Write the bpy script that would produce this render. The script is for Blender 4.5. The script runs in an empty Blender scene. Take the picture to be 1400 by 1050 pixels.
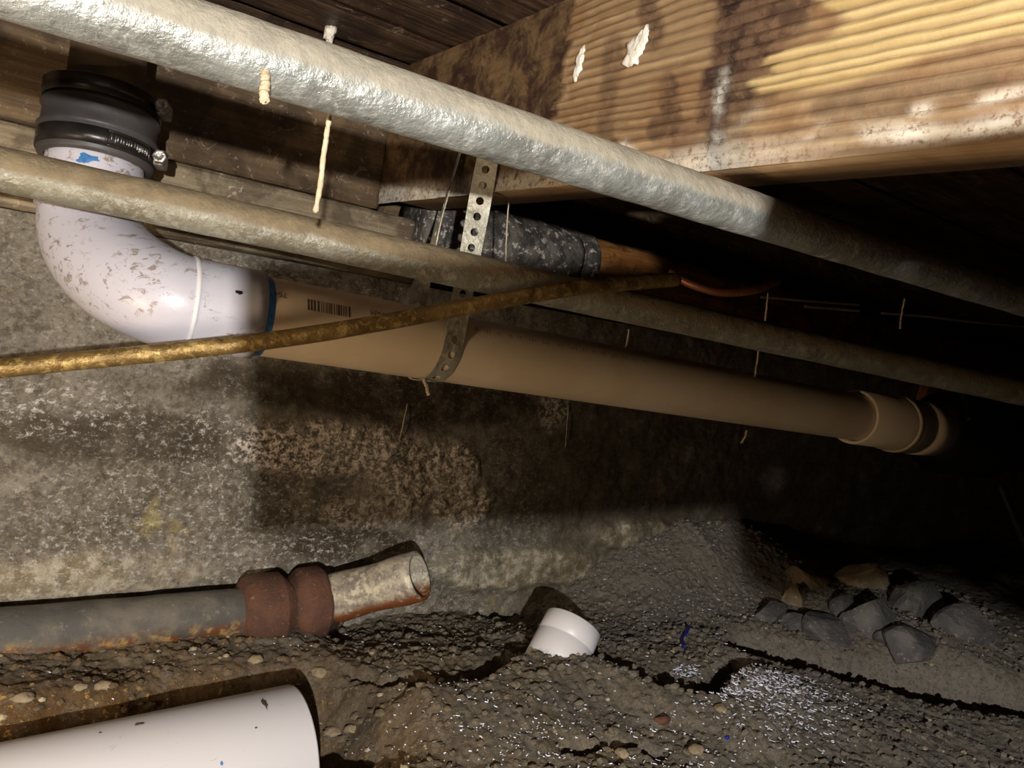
import bpy, bmesh, math, random
import numpy as np
from mathutils import Vector, Matrix

random.seed(7)
rng = np.random.default_rng(11)
sc = bpy.context.scene
COL = sc.collection

# ------------------------------------------------------------------ camera
# World: X runs along the foundation wall, Y points into the wall (along the floor joist), Z is up.
F = 1050.0                                    # focal length in pixels of a 1400 x 1050 frame
def _n(v): v = np.array(v, float); return v / np.linalg.norm(v)
XC = _n((1477, -165, -1050)); YC = _n((-725, 192, -1050)); YC = _n(YC - XC * YC.dot(XC)); ZC = np.cross(XC, YC)
R = np.array([XC, YC, ZC])                    # camera vector -> world vector
CAM = np.array((0.0, 0.0, 0.36))
cam_d = bpy.data.cameras.new('camera'); cam = bpy.data.objects.new('camera', cam_d); COL.objects.link(cam)
cam_d.sensor_width = 36.0; cam_d.lens = 36.0 * F / 1400.0; cam_d.clip_start = 0.005
M4 = Matrix([[*R[0], CAM[0]], [*R[1], CAM[1]], [*R[2], CAM[2]], [0, 0, 0, 1]]); cam.matrix_world = M4
sc.camera = cam
def c2w(v): return CAM + R @ np.array(v, float)
def ray(px, py): return R @ np.array(((px - 700) / F, (525 - py) / F, -1.0))
def at(px, py, d): return CAM + ray(px, py) * d
def onY(px, py, Y): r = ray(px, py); return CAM + r * (Y - CAM[1]) / r[1]
def onX(px, py, X): r = ray(px, py); return CAM + r * (X - CAM[0]) / r[0]
def onZ(px, py, Z): r = ray(px, py); return CAM + r * (Z - CAM[2]) / r[2]

# ------------------------------------------------------------------ world, lights, exposure
w = bpy.data.worlds.new('dark'); sc.world = w; w.use_nodes = True
w.node_tree.nodes['Background'].inputs[0].default_value = (0.02, 0.014, 0.009, 1); w.node_tree.nodes['Background'].inputs[1].default_value = 0.03
sc.view_settings.view_transform = 'Standard'; sc.view_settings.look = 'None'
sc.view_settings.exposure = 0.0; sc.view_settings.gamma = 1.0; sc.view_settings.use_curve_mapping = False
LAMP = c2w((0.08, -0.04, 0.34))               # headlamp on the photographer, behind the phone
ld = bpy.data.lights.new('headlamp_light', 'SPOT'); lo = bpy.data.objects.new('headlamp_light', ld); COL.objects.link(lo)
ld.energy = 46; ld.color = (1.0, 0.975, 0.95); ld.shadow_soft_size = 0.005; ld.spot_size = math.radians(125); ld.spot_blend = 0.7
lo.location = LAMP
lo.rotation_euler = Vector(at(560, 520, 0.9) - LAMP).to_track_quat('-Z', 'Y').to_euler()
FILL = np.array((-0.34, 0.27, 0.16))          # added warm fill emitter, unseen, left of the frame

# ------------------------------------------------------------------ numpy noise
_T = np.random.default_rng(3).random(65536)
def _h(ix, iy, iz):
    return _T[((ix * 73856093) ^ (iy * 19349663) ^ (iz * 83492791)) & 65535]
def vnoise(x, y, z=0.0):
    x, y, z = np.broadcast_arrays(np.asarray(x, float), np.asarray(y, float), np.asarray(z, float))
    xi, yi, zi = np.floor(x).astype(np.int64), np.floor(y).astype(np.int64), np.floor(z).astype(np.int64)
    fx, fy, fz = x - xi, y - yi, z - zi
    fx, fy, fz = [f * f * (3 - 2 * f) for f in (fx, fy, fz)]
    o = 0
    for dx in (0, 1):
        for dy in (0, 1):
            for dz in (0, 1):
                o = o + _h(xi + dx, yi + dy, zi + dz) * (fx if dx else 1 - fx) * (fy if dy else 1 - fy) * (fz if dz else 1 - fz)
    return o * 2 - 1
def fbm(x, y, z=0.0, o=4, g=0.5):
    s, a, t = 0, 1.0, 0
    x, y = np.asarray(x, float), np.asarray(y, float)
    for k in range(o):
        x, y = x * 0.8 - y * 0.6, x * 0.6 + y * 0.8
        s = s + a * vnoise(x * 2**k + 17.3 * k, y * 2**k + 5.1 * k, np.asarray(z) * 2**k + 9.7 * k); t += a; a *= g
    return s / t
def sst(a, b, x):
    t = np.clip((x - a) / (b - a), 0, 1); return t * t * (3 - 2 * t)
def seg_dist(X, Y, pts):
    d = np.full(np.shape(X), 9.0)
    for (a, b) in zip(pts[:-1], pts[1:]):
        a = np.array(a[:2]); b = np.array(b[:2]); ab = b - a
        t = np.clip(((X - a[0]) * ab[0] + (Y - a[1]) * ab[1]) / (ab @ ab), 0, 1)
        d = np.minimum(d, np.hypot(X - a[0] - t * ab[0], Y - a[1] - t * ab[1]))
    return d

# ------------------------------------------------------------------ materials
def s(r, g, b):
    f = lambda c: (c / 255 / 12.92) if c / 255 <= 0.04045 else ((c / 255 + 0.055) / 1.055) ** 2.4
    return (f(r), f(g), f(b), 1.0)
class MatB:
    def __init__(self, name, rough=0.8, metal=0.0, spec=0.3):
        m = bpy.data.materials.new(name); m.use_nodes = True; self.m = m; self.nt = m.node_tree; self.nt.nodes.clear()
        self.out = self.n('ShaderNodeOutputMaterial'); self.b = self.n('ShaderNodeBsdfPrincipled')
        self.nt.links.new(self.b.outputs[0], self.out.inputs[0])
        self.b.inputs['Roughness'].default_value = rough; self.b.inputs['Metallic'].default_value = metal
        self.b.inputs['Specular IOR Level'].default_value = spec
        self.co = self.n('ShaderNodeTexCoord').outputs['Object']
    def n(self, t): return self.nt.nodes.new(t)
    def l(self, a, b): self.nt.links.new(a, b)
    def map(self, sx, sy, sz, rot=(0, 0, 0)):
        k = self.n('ShaderNodeMapping'); k.inputs['Scale'].default_value = (sx, sy, sz); k.inputs['Rotation'].default_value = rot; self.l(self.co, k.inputs[0]); return k.outputs[0]
    def noise(self, scale, detail=5, rough=0.6, dist=0.0, co=None):
        k = self.n('ShaderNodeTexNoise'); k.inputs['Scale'].default_value = scale; k.inputs['Detail'].default_value = detail
        k.inputs['Roughness'].default_value = rough; k.inputs['Distortion'].default_value = dist
        self.l(co or self.co, k.inputs['Vector']); return k.outputs[0]
    def vor(self, scale, co=None, feat='F1'):
        k = self.n('ShaderNodeTexVoronoi'); k.feature = feat; k.inputs['Scale'].default_value = scale; self.l(co or self.co, k.inputs['Vector']); return k.outputs[0]
    def attr(self, name):
        k = self.n('ShaderNodeAttribute'); k.attribute_name = name; return k.outputs['Fac']
    def ramp(self, fac, a, b, lo=0.0, hi=1.0):
        k = self.n('ShaderNodeMapRange'); k.inputs['From Min'].default_value = a; k.inputs['From Max'].default_value = b
        k.inputs['To Min'].default_value = lo; k.inputs['To Max'].default_value = hi; k.interpolation_type = 'SMOOTHSTEP'; self.l(fac, k.inputs[0]); return k.outputs[0]
    def math(self, op, a, b):
        k = self.n('ShaderNodeMath'); k.operation = op
        for i, v in enumerate((a, b)):
            if isinstance(v, (int, float)): k.inputs[i].default_value = v
            else: self.l(v, k.inputs[i])
        return k.outputs[0]
    def mix(self, fac, a, b):
        k = self.n('ShaderNodeMix'); k.data_type = 'RGBA'
        for idx, v in ((0, fac), (6, a), (7, b)):
            if isinstance(v, (int, float)): k.inputs[idx].default_value = v
            elif isinstance(v, tuple): k.inputs[idx].default_value = v
            else: self.l(v, k.inputs[idx])
        return k.outputs[2]
    def bump(self, *hs):
        prev = None
        for h, st, d in hs:
            k = self.n('ShaderNodeBump'); k.inputs['Strength'].default_value = st; k.inputs['Distance'].default_value = d; self.l(h, k.inputs['Height'])
            if prev: self.l(prev, k.inputs['Normal'])
            prev = k.outputs[0]
        self.l(prev, self.b.inputs['Normal'])
    def col(self, c):
        if isinstance(c, tuple): self.b.inputs['Base Color'].default_value = c
        else: self.l(c, self.b.inputs['Base Color'])
    def rough(self, c): self.l(c, self.b.inputs['Roughness'])

def grimy(name, c1, c2, c3, sc1=40, sc2=300, r=0.8, metal=0, spec=0.3, t1=(0.4, 0.62), t2=(0.58, 0.68), bump=0.5, bd=0.001, bs=250):
    k = MatB(name, r, metal, spec)
    a = k.ramp(k.noise(sc1), *t1); b = k.ramp(k.noise(sc2, 6, 0.7), *t2)
    k.col(k.mix(b, k.mix(a, c1, c2), c3)); k.bump((k.noise(bs, 6, 0.65), bump, bd)); return k.m

# --- concrete wall
k = MatB('foundation_concrete', 0.92, 0, 0.15)
big = k.ramp(k.noise(9, 4, 0.6, 0.6), 0.36, 0.64); med = k.ramp(k.noise(48, 6, 0.7, 0.4), 0.42, 0.62)
c = k.mix(big, s(90, 83, 72), s(134, 126, 113)); c = k.mix(k.math('MULTIPLY', med, 0.65), c, s(84, 74, 58))
c = k.mix(k.math('MULTIPLY', k.ramp(k.noise(120, 7, 0.75, 0.3), 0.46, 0.6), 0.5), c, s(150, 140, 122))
c = k.mix(k.math('MULTIPLY', k.ramp(k.noise(170, 7, 0.75, 0.3), 0.52, 0.62), 0.5), c, s(62, 54, 44))
c = k.mix(k.math('MULTIPLY', k.ramp(k.noise(23, 5, 0.6), 0.52, 0.7), k.attr('yellow')), c, s(165, 150, 92))
c = k.mix(k.math('MULTIPLY', k.attr('tan'), k.ramp(k.noise(35, 6, 0.7), 0.3, 0.6)), c, k.mix(k.ramp(k.noise(70, 7, 0.75), 0.45, 0.6), s(150, 134, 102), s(196, 186, 164)))
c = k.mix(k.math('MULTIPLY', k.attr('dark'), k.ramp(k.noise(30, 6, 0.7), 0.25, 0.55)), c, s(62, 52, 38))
fl = k.ramp(k.noise(140, 10, 0.85, 0.25, co=k.map(1, 1, 1.4)), 0.52, 0.60)
c = k.mix(k.math('MULTIPLY', k.math('MULTIPLY', fl, 0.85), k.attr('fleck')), c, s(204, 199, 190))
cr = k.ramp(k.noise(170, 8, 0.8, 0.3), 0.47, 0.56)
c = k.mix(k.math('MULTIPLY', cr, k.attr('crust')), c, s(232, 218, 200))
pit = k.ramp(k.vor(120), 0.0, 0.22, 1, 0); pit = k.math('MULTIPLY', pit, k.ramp(k.noise(30), 0.48, 0.6))
c = k.mix(k.math('MULTIPLY', pit, 0.55), c, s(46, 38, 30))
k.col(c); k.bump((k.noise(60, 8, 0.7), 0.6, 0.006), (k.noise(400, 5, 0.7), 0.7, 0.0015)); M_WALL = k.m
# --- dirt
k = MatB('crawlspace_dirt', 0.95, 0, 0.12)
big = k.ramp(k.noise(11, 5, 0.65), 0.38, 0.62); med = k.ramp(k.noise(85, 6, 0.7), 0.4, 0.62)
c = k.mix(big, s(136, 121, 98), s(122, 113, 100)); c = k.mix(k.math('MULTIPLY', med, 0.6), c, s(98, 87, 70))
c = k.mix(k.math('MULTIPLY', k.attr('grey'), 0.7), c, s(124, 118, 109))
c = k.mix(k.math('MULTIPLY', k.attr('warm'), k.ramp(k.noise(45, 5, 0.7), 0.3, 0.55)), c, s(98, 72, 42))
gr = k.ramp(k.noise(420, 4, 0.6), 0.63, 0.70)
c = k.mix(k.math('MULTIPLY', k.ramp(k.noise(260, 6, 0.75), 0.48, 0.6), 0.45), c, s(58, 50, 40))
c = k.mix(k.math('MULTIPLY', gr, 0.6), c, s(170, 158, 134))
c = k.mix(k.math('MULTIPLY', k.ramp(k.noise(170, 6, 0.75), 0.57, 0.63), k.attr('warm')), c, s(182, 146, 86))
k.col(c); k.bump((k.noise(170, 9, 0.78), 0.8, 0.004), (k.noise(700, 4, 0.7), 0.6, 0.001)); M_DIRT = k.m
# --- timber
def timber(name, c1, c2, c3, grain=(3, 160, 160), stain=None, ax=(1, 0, 0), bump=0.6, r=0.75, spec=0.3):
    k = MatB(name, r, 0, spec); g = k.map(*grain)
    a = k.ramp(k.noise(1, 6, 0.65, 0.5, co=g), 0.36, 0.66); b = k.ramp(k.noise(22, 5, 0.65, 0.6), 0.42, 0.62); d = k.ramp(k.noise(75, 6, 0.75, 1.2), 0.57, 0.66)
    c = k.mix(a, c1, c2); c = k.mix(k.math('MULTIPLY', b, 0.7), c, c3)
    if stain: c = k.mix(k.math('MULTIPLY', d, 0.8), c, stain)
    k.col(c); k.bump((k.noise(1, 6, 0.7, 0.4, co=g), bump, 0.004), (k.noise(120, 6, 0.7), 0.4, 0.002)); return k.m
k = MatB('weathered_joist_wood', 0.62, 0, 0.35)
g = k.map(160, 4, 160)
a = k.ramp(k.noise(1, 5, 0.6, 0.3, co=g), 0.35, 0.65)
c = k.mix(a, s(138, 112, 80), s(166, 140, 104))
c = k.mix(k.math('MULTIPLY', k.ramp(k.noise(16, 5, 0.6, 0.8), 0.45, 0.62), 0.45), c, s(128, 86, 50))
c = k.mix(k.attr('pale'), c, k.mix(a, s(192, 166, 112), s(206, 182, 130)))
c = k.mix(k.math('MULTIPLY', k.attr('groove'), 0.7), c, s(96, 66, 42))
c = k.mix(k.attr('stain'), c, k.mix(k.ramp(k.noise(70, 5, 0.7), 0.4, 0.6), s(56, 38, 30), s(104, 78, 58)))
c = k.mix(k.attr('rough'), c, k.mix(k.ramp(k.noise(34, 8, 0.75, 0.3), 0.4, 0.62), s(56, 38, 28), s(112, 88, 60)))
c = k.mix(k.math('MULTIPLY', k.attr('salt'), k.math('MULTIPLY', k.ramp(k.noise(220, 8, 0.8, 0.2), 0.36, 0.52), 0.9)), c, s(222, 214, 196))
k.col(c); k.bump((k.noise(1, 5, 0.65, co=g), 0.4, 0.002), (k.noise(260, 5, 0.7), 0.35, 0.0012)); M_JOIST = k.m
M_RIM = timber('old_rim_timber', s(84, 66, 46), s(112, 92, 66), s(56, 42, 30), (4, 160, 120), s(150, 134, 110))
M_SILL = timber('rough_sill_timber', s(126, 110, 86), s(158, 142, 114), s(78, 64, 50), (5, 160, 130), s(188, 174, 150), bump=1.0)
M_PLANK = timber('subfloor_plank_wood', s(52, 38, 30), s(92, 72, 54), s(38, 28, 24), (4, 130, 130), s(126, 108, 92), bump=0.8, r=0.5)
M_TAR = grimy('tar_crust', s(58, 54, 50), s(96, 90, 80), s(176, 168, 156), 50, 110, 0.5, 0, 0.5, t2=(0.55, 0.63), bump=1.0, bd=0.004, bs=90)
M_LOG = timber('bare_log_wood', s(132, 84, 42), s(168, 116, 62), s(70, 40, 22), (6, 90, 90), s(36, 22, 14), r=0.55)
# --- metal and plastic
def pipe_metal(name, c1, c2, c3, metal, r, dark, dust=None):
    k = MatB(name, r, metal, 0.5)
    a = k.ramp(k.noise(28, 5, 0.6), 0.38, 0.62); b = k.ramp(k.noise(140, 6, 0.75, 0.5), 0.5, 0.62); d = k.ramp(k.noise(90, 6, 0.75, 0.8), 0.6, 0.68)
    c = k.mix(k.math('MULTIPLY', b, 0.7), k.mix(a, c1, c2), c3); c = k.mix(k.math('MULTIPLY', d, 0.8), c, dark)
    if dust: c = k.mix(k.math('MULTIPLY', k.attr('dust'), 0.9), c, k.mix(k.ramp(k.noise(80, 6, 0.7), 0.35, 0.65), dust, tuple(v * 0.72 for v in dust[:3]) + (1.0,)))
    rg = k.ramp(k.noise(70, 5, 0.7), 0.3, 0.7, r - 0.12, r + 0.2)
    if dust: rg = k.math('MAXIMUM', rg, k.math('MULTIPLY', k.attr('dust'), 0.85)); k.l(k.math('MULTIPLY', k.math('SUBTRACT', 1.0, k.attr('dust')), metal), k.b.inputs['Metallic'])
    k.col(c); k.rough(rg)
    k.bump((k.noise(55, 6, 0.65), 0.55, 0.006), (k.noise(320, 5, 0.7), 0.4, 0.001)); return k.m
M_GALV = pipe_metal('corroded_galvanized_steel', s(142, 142, 134), s(164, 167, 160), s(188, 190, 184), 0.6, 0.42, s(104, 102, 90), s(150, 140, 120))
M_GALV2 = pipe_metal('dull_galvanized_steel', s(118, 112, 94), s(138, 134, 116), s(164, 162, 148), 0.35, 0.5, s(78, 70, 54), s(128, 110, 80))
M_BRASS = pipe_metal('tarnished_brass', s(106, 84, 46), s(136, 110, 62), s(186, 160, 100), 0.55, 0.38, s(52, 42, 26))
M_STRAP = pipe_metal('zinc_strap', s(150, 142, 122), s(180, 174, 154), s(200, 196, 180), 0.45, 0.48, s(100, 84, 56))
M_IRON = grimy('rough_cast_iron', s(74, 60, 44), s(92, 78, 58), s(58, 44, 32), 25, 150, 0.8, 0.1)
k = MatB('dull_black_steel_pipe', 0.7, 0.1, 0.35)
c = k.mix(k.ramp(k.noise(22, 5, 0.6), 0.4, 0.62), s(80, 77, 72), s(108, 101, 90)); c = k.mix(k.math('MULTIPLY', k.ramp(k.noise(130, 7, 0.75), 0.56, 0.66), 0.6), c, s(138, 126, 104))
c = k.mix(k.math('MULTIPLY', k.attr('low'), k.ramp(k.noise(60, 6, 0.7), 0.38, 0.55)), c, k.mix(k.ramp(k.noise(90, 5, 0.7), 0.45, 0.6), s(112, 66, 36), s(168, 136, 84)))
k.col(c); k.bump((k.noise(200, 6, 0.7), 0.6, 0.0015)); M_STEELDARK = k.m
M_RUST = grimy('rusted_iron', s(98, 66, 50), s(80, 56, 44), s(132, 96, 66), 40, 160, 0.8, 0.05, bump=0.9, bd=0.002)
k = MatB('nipple_metal', 0.55, 0.25, 0.5)
c = k.mix(k.ramp(k.noise(45, 5, 0.7), 0.4, 0.6), s(128, 118, 108), s(178, 168, 148)); c = k.mix(k.math('MULTIPLY', k.ramp(k.noise(95, 6, 0.7), 0.5, 0.6), 0.8), c, s(206, 196, 168))
c = k.mix(k.math('MULTIPLY', k.attr('low'), k.ramp(k.noise(70, 5, 0.7), 0.35, 0.5)), c, s(132, 74, 34))
k.col(c); k.bump((k.noise(160, 6, 0.7), 0.6, 0.002)); M_NIP = k.m
k = MatB('white_pvc', 0.38, 0, 0.5)
st = k.ramp(k.noise(150, 7, 0.75, 0.7, co=k.map(0.8, 1, 1.2, (0, 0.6, 0))), 0.54, 0.61); zone = k.ramp(k.noise(21, 3, 0.5), 0.40, 0.54)
c = k.mix(k.math('MULTIPLY', k.math('MULTIPLY', st, zone), 0.75), s(180, 176, 182), s(108, 88, 60))
c = k.mix(k.math('MULTIPLY', k.ramp(k.noise(9, 3), 0.45, 0.7), 0.25), c, s(182, 172, 156))
k.col(c); k.bump((k.noise(120, 5, 0.6), 0.25, 0.001)); M_PVC = k.m
k = MatB('clean_white_pvc', 0.4, 0, 0.5)
c = k.mix(k.math('MULTIPLY', k.ramp(k.noise(70, 5, 0.7, 1.0), 0.64, 0.7), 0.45), s(206, 201, 200), s(140, 122, 98))
k.col(c); k.bump((k.noise(140, 4, 0.6), 0.1, 0.0006)); M_PVC2 = k.m
k = MatB('aged_tan_pvc', 0.42, 0, 0.45)
c = k.mix(k.ramp(k.noise(12, 4, 0.6), 0.4, 0.65), s(222, 203, 172), s(212, 190, 155)); c = k.mix(k.math('MULTIPLY', k.ramp(k.noise(160, 4, 0.7), 0.68, 0.72), 0.7), c, s(110, 84, 56))
k.col(c); k.bump((k.noise(40, 3, 0.5), 0.08, 0.001)); M_PVCTAN = k.m
M_BLUE = grimy('blue_pvc_primer', s(52, 104, 158), s(70, 124, 172), s(38, 84, 140), 60, 200, 0.45, t2=(0.5, 0.7), bump=0.1)
M_INK = grimy('faded_print_ink', s(74, 66, 58), s(96, 84, 70), s(120, 100, 76), 200, 700, 0.7, bump=0.05)
M_RUBBER = grimy('black_rubber', s(58, 54, 52), s(72, 68, 66), s(98, 92, 86), 18, 90, 0.5, 0, 0.45, t2=(0.62, 0.75), bump=0.2)
M_CLAMP = pipe_metal('stainless_clamp', s(150, 146, 140), s(176, 172, 166), s(200, 196, 190), 0.9, 0.3, s(90, 84, 76))
M_BAND = grimy('dark_clamp_band', s(44, 41, 38), s(60, 56, 52), s(80, 74, 66), 30, 200, 0.32, 0.6, 0.5, bump=0.1)
M_DUST = grimy('dusty_cobweb', s(176, 156, 126), s(194, 178, 150), s(150, 130, 102), 120, 500, 0.95, bump=0.8)
M_COPPER = grimy('dull_copper', s(150, 92, 66), s(168, 112, 84), s(108, 62, 44), 60, 300, 0.45, 0.6, bump=0.3)
M_WIRE = grimy('dusty_wire_jacket', s(84, 72, 58), s(98, 86, 70), s(66, 56, 44), 60, 300, 0.7)
M_BLACK = grimy('black_abs_plastic', s(16, 15, 15), s(24, 22, 21), s(36, 32, 30), 30, 200, 0.5, bump=0.2)
M_REDWOOD = timber('reddish_blocking_wood', s(120, 72, 52), s(146, 92, 66), s(84, 48, 36), (5, 80, 80))
M_ROCK = grimy('grey_rubble_stone', s(74, 72, 71), s(98, 94, 89), s(134, 127, 114), 28, 140, 0.9, bump=0.9, bd=0.003, bs=120)
M_ROCKTAN = grimy('tan_rubble_stone', s(128, 112, 88), s(150, 134, 106), s(174, 160, 134), 28, 140, 0.9, bump=0.9, bd=0.003, bs=120)
M_CHIP = grimy('white_plastic_shaving', s(232, 232, 244), s(240, 240, 250), s(214, 214, 226), 60, 300, 0.45, bump=0.05)
M_CRUST = grimy('white_plaster_patch', s(222, 214, 198), s(236, 230, 218), s(176, 160, 134), 60, 160, 0.85, bump=0.8, bs=160)
M_BLUEBIT = grimy('blue_plastic', s(24, 34, 120), s(34, 48, 150), s(20, 26, 84), 80, 300, 0.4)
M_PEB = grimy('pale_pebble', s(146, 130, 100), s(172, 156, 126), s(112, 92, 66), 60, 240, 0.9)
M_SKIN = grimy('skin', s(176, 128, 102), s(186, 138, 112), s(160, 112, 90), 30, 200, 0.6, bump=0.2)
M_PHONE = grimy('phone_black', s(22, 22, 24), s(28, 28, 30), s(34, 34, 36), 30, 200, 0.3, bump=0.05)

# ------------------------------------------------------------------ mesh helpers
def tag(o, label=None, cat=None, group=None, kind=None):
    if label: o['label'] = label
    if cat: o['category'] = cat
    if group: o['group'] = group
    if kind: o['kind'] = kind
    return o
def mk(name, V, Fc, mat, parent=None, origin=None, smooth=True, attrs=None):
    V = np.asarray(V, float).reshape(-1, 3)
    if parent is not None: origin = np.array(parent['_o'])
    elif origin is None:
        lo_, hi_ = V.min(0), V.max(0); origin = np.array([(lo_[0] + hi_[0]) / 2, (lo_[1] + hi_[1]) / 2, lo_[2]])
    me = bpy.data.meshes.new(name)
    me.from_pydata((V - origin).tolist(), [], [tuple(int(i) for i in f) for f in Fc]); me.update()
    if smooth: me.polygons.foreach_set('use_smooth', [True] * len(me.polygons))
    if attrs:
        for an, av in attrs.items():
            a = me.attributes.new(an, 'FLOAT', 'POINT'); a.data.foreach_set('value', np.ascontiguousarray(av, dtype=np.float32))
    me.materials.append(mat)
    o = bpy.data.objects.new(name, me); COL.objects.link(o)
    o['_o'] = [float(v) for v in origin]
    if parent is not None: o.parent = parent
    else: o.location = origin
    return o
def empty(name, loc):
    o = bpy.data.objects.new(name, None); COL.objects.link(o); o.location = loc; o['_o'] = [float(v) for v in loc]; o.empty_display_size = 0.02; return o
def frame_of(d):
    d = _n(d); u = np.array((0, 0, 1.0)) if abs(d[2]) < 0.9 else np.array((0, 1.0, 0)); a = _n(np.cross(u, d)); b = np.cross(d, a); return a, b
def tube(path, rad, n=24, caps=True, bumpf=None, closed_profile=False):
    """swept round section; rad is a number or one radius per point"""
    P = np.array(path, float); m = len(P); rad = np.broadcast_to(np.array(rad, float), (m,))
    T = np.gradient(P, axis=0); T /= np.linalg.norm(T, axis=1)[:, None]
    a, b = frame_of(T[0]); V = []; th = np.linspace(0, 2 * math.pi, n, endpoint=False)
    for i in range(m):
        a = a - T[i] * a.dot(T[i]); a = _n(a); b = np.cross(T[i], a)
        V.append(P[i] + rad[i] * (np.cos(th)[:, None] * a + np.sin(th)[:, None] * b))
    V = np.concatenate(V)
    if bumpf is not None:
        C = np.repeat(P, n, axis=0); D = V - C; L = np.linalg.norm(D, axis=1)[:, None]; L[L == 0] = 1
        V = V + D / L * bumpf(V)[:, None]
    Fc = [(i * n + j, i * n + (j + 1) % n, (i + 1) * n + (j + 1) % n, (i + 1) * n + j) for i in range(m - 1) for j in range(n)]
    if caps: Fc += [tuple(range(n - 1, -1, -1)), tuple(range((m - 1) * n, m * n))]
    return V, Fc
def lathe(p0, d, prof, n=40, caps=False, bumpf=None):
    """profile of (distance along the axis, radius)"""
    p0 = np.array(p0, float); d = _n(d); a, b = frame_of(d); th = np.linspace(0, 2 * math.pi, n, endpoint=False)
    ring = np.cos(th)[:, None] * a + np.sin(th)[:, None] * b
    V = np.concatenate([p0 + d * t + max(r, 1e-5) * ring for t, r in prof]); m = len(prof)
    if bumpf is not None:
        N = np.tile(ring, (m, 1)); V = V + N * bumpf(V)[:, None]
    Fc = [(i * n + j, i * n + (j + 1) % n, (i + 1) * n + (j + 1) % n, (i + 1) * n + j) for i in range(m - 1) for j in range(n)]
    if caps: Fc += [tuple(range(n - 1, -1, -1)), tuple(range((m - 1) * n, m * n))]
    return V, Fc
def join(*parts):
    V, Fc, o = [], [], 0
    for v, f in parts:
        V.append(np.asarray(v)); Fc += [tuple([i + o for i in q]) for q in f]; o += len(v)
    return np.concatenate(V), Fc
def boxm(c, sz, ax=None, bev=0.0):
    """bevelled box; ax = three axis vectors"""
    bm = bmesh.new(); bmesh.ops.create_cube(bm, size=1.0)
    for v in bm.verts: v.co = Vector((v.co.x * sz[0], v.co.y * sz[1], v.co.z * sz[2]))
    if bev: bmesh.ops.bevel(bm, geom=bm.edges[:], offset=bev, segments=2, affect='EDGES', profile=0.6)
    bm.verts.index_update(); A = np.array(ax if ax is not None else np.eye(3))
    V = np.array([v.co[:] for v in bm.verts]) @ A + np.array(c); Fc = [tuple(v.index for v in f.verts) for f in bm.faces]; bm.free(); return V, Fc
def grid(nu, nv):
    i, j = np.meshgrid(np.arange(nu - 1), np.arange(nv - 1), indexing='ij'); q = (i * nv + j).ravel()
    return np.stack([q, q + nv, q + nv + 1, q + 1], 1)
def resample(pts, step):
    P = np.array(pts, float); L = np.r_[0, np.cumsum(np.linalg.norm(np.diff(P, axis=0), axis=1))]; n = max(2, int(L[-1] / step) + 1)
    t = np.linspace(0, L[-1], n); return np.stack([np.interp(t, L, P[:, k]) for k in range(3)], 1)
def smooth_path(pts, n=40):
    P = np.array(pts, float); P = np.vstack([2 * P[0] - P[1], P, 2 * P[-1] - P[-2]]); out = []
    for i in range(1, len(P) - 2):
        for t in np.linspace(0, 1, max(3, n // (len(P) - 3)), endpoint=False):
            a, b, c_, d_ = P[i - 1], P[i], P[i + 1], P[i + 2]
            out.append(0.5 * (2 * b + (c_ - a) * t + (2 * a - 5 * b + 4 * c_ - d_) * t * t + (3 * b - a - 3 * c_ + d_) * t**3))
    out.append(P[-2]); return np.array(out)

# ------------------------------------------------------------------ setting
WY = 0.785                                    # face of the foundation wall
JX = 0.339                                    # near face of the floor joist
SZ1 = onX(980, 250, JX)[2]; JZ0 = onX(980, 233, JX)[2]; JZ1 = SZ1 + 0.148     # top of the sill, bottom and top of the joist
RY = 0.775                                    # face of the rim joist
SILL0 = onY(330, 345, WY - 0.01)[2]           # top of the concrete
ZF = CAM[2] - 0.332                           # general dirt level

# dirt: height field
_wl = [onY(px, py, WY) for px, py in [(-200, 925), (0, 915), (200, 900), (430, 868), (560, 838), (620, 832), (690, 845), (740, 815), (790, 785), (850, 742), (930, 708), (985, 735), (1060, 775), (1150, 772), (1250, 780)]]
_wx = np.array([p[0] for p in _wl] + [3.0]); _wz = np.array([p[2] for p in _wl] + [ZF])
def gp(lst): return [onZ(px, py, ZF) for px, py in lst]
CRACK1 = gp([(645, 938), (690, 905), (745, 898), (800, 912), (850, 930), (905, 950), (955, 958), (985, 925), (1010, 912)])
CRACK2 = gp([(1038, 884), (1110, 900), (1250, 927), (1420, 970)])
CRACK3 = gp([(780, 1022), (840, 1014), (900, 1026)])
CRACK4 = gp([(480, 915), (520, 935), (560, 935), (600, 948)])
WPX = at(402, 1030, 0.61); WPD = np.array((1.0, 0, 0.0))
_bl = [onY(px, py, 0.69) for px, py in [(-250, 925), (0, 912), (200, 900), (330, 890), (430, 872)]]; _bx = np.array([p[0] for p in _bl]); _bz = np.array([p[2] for p in _bl])
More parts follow.
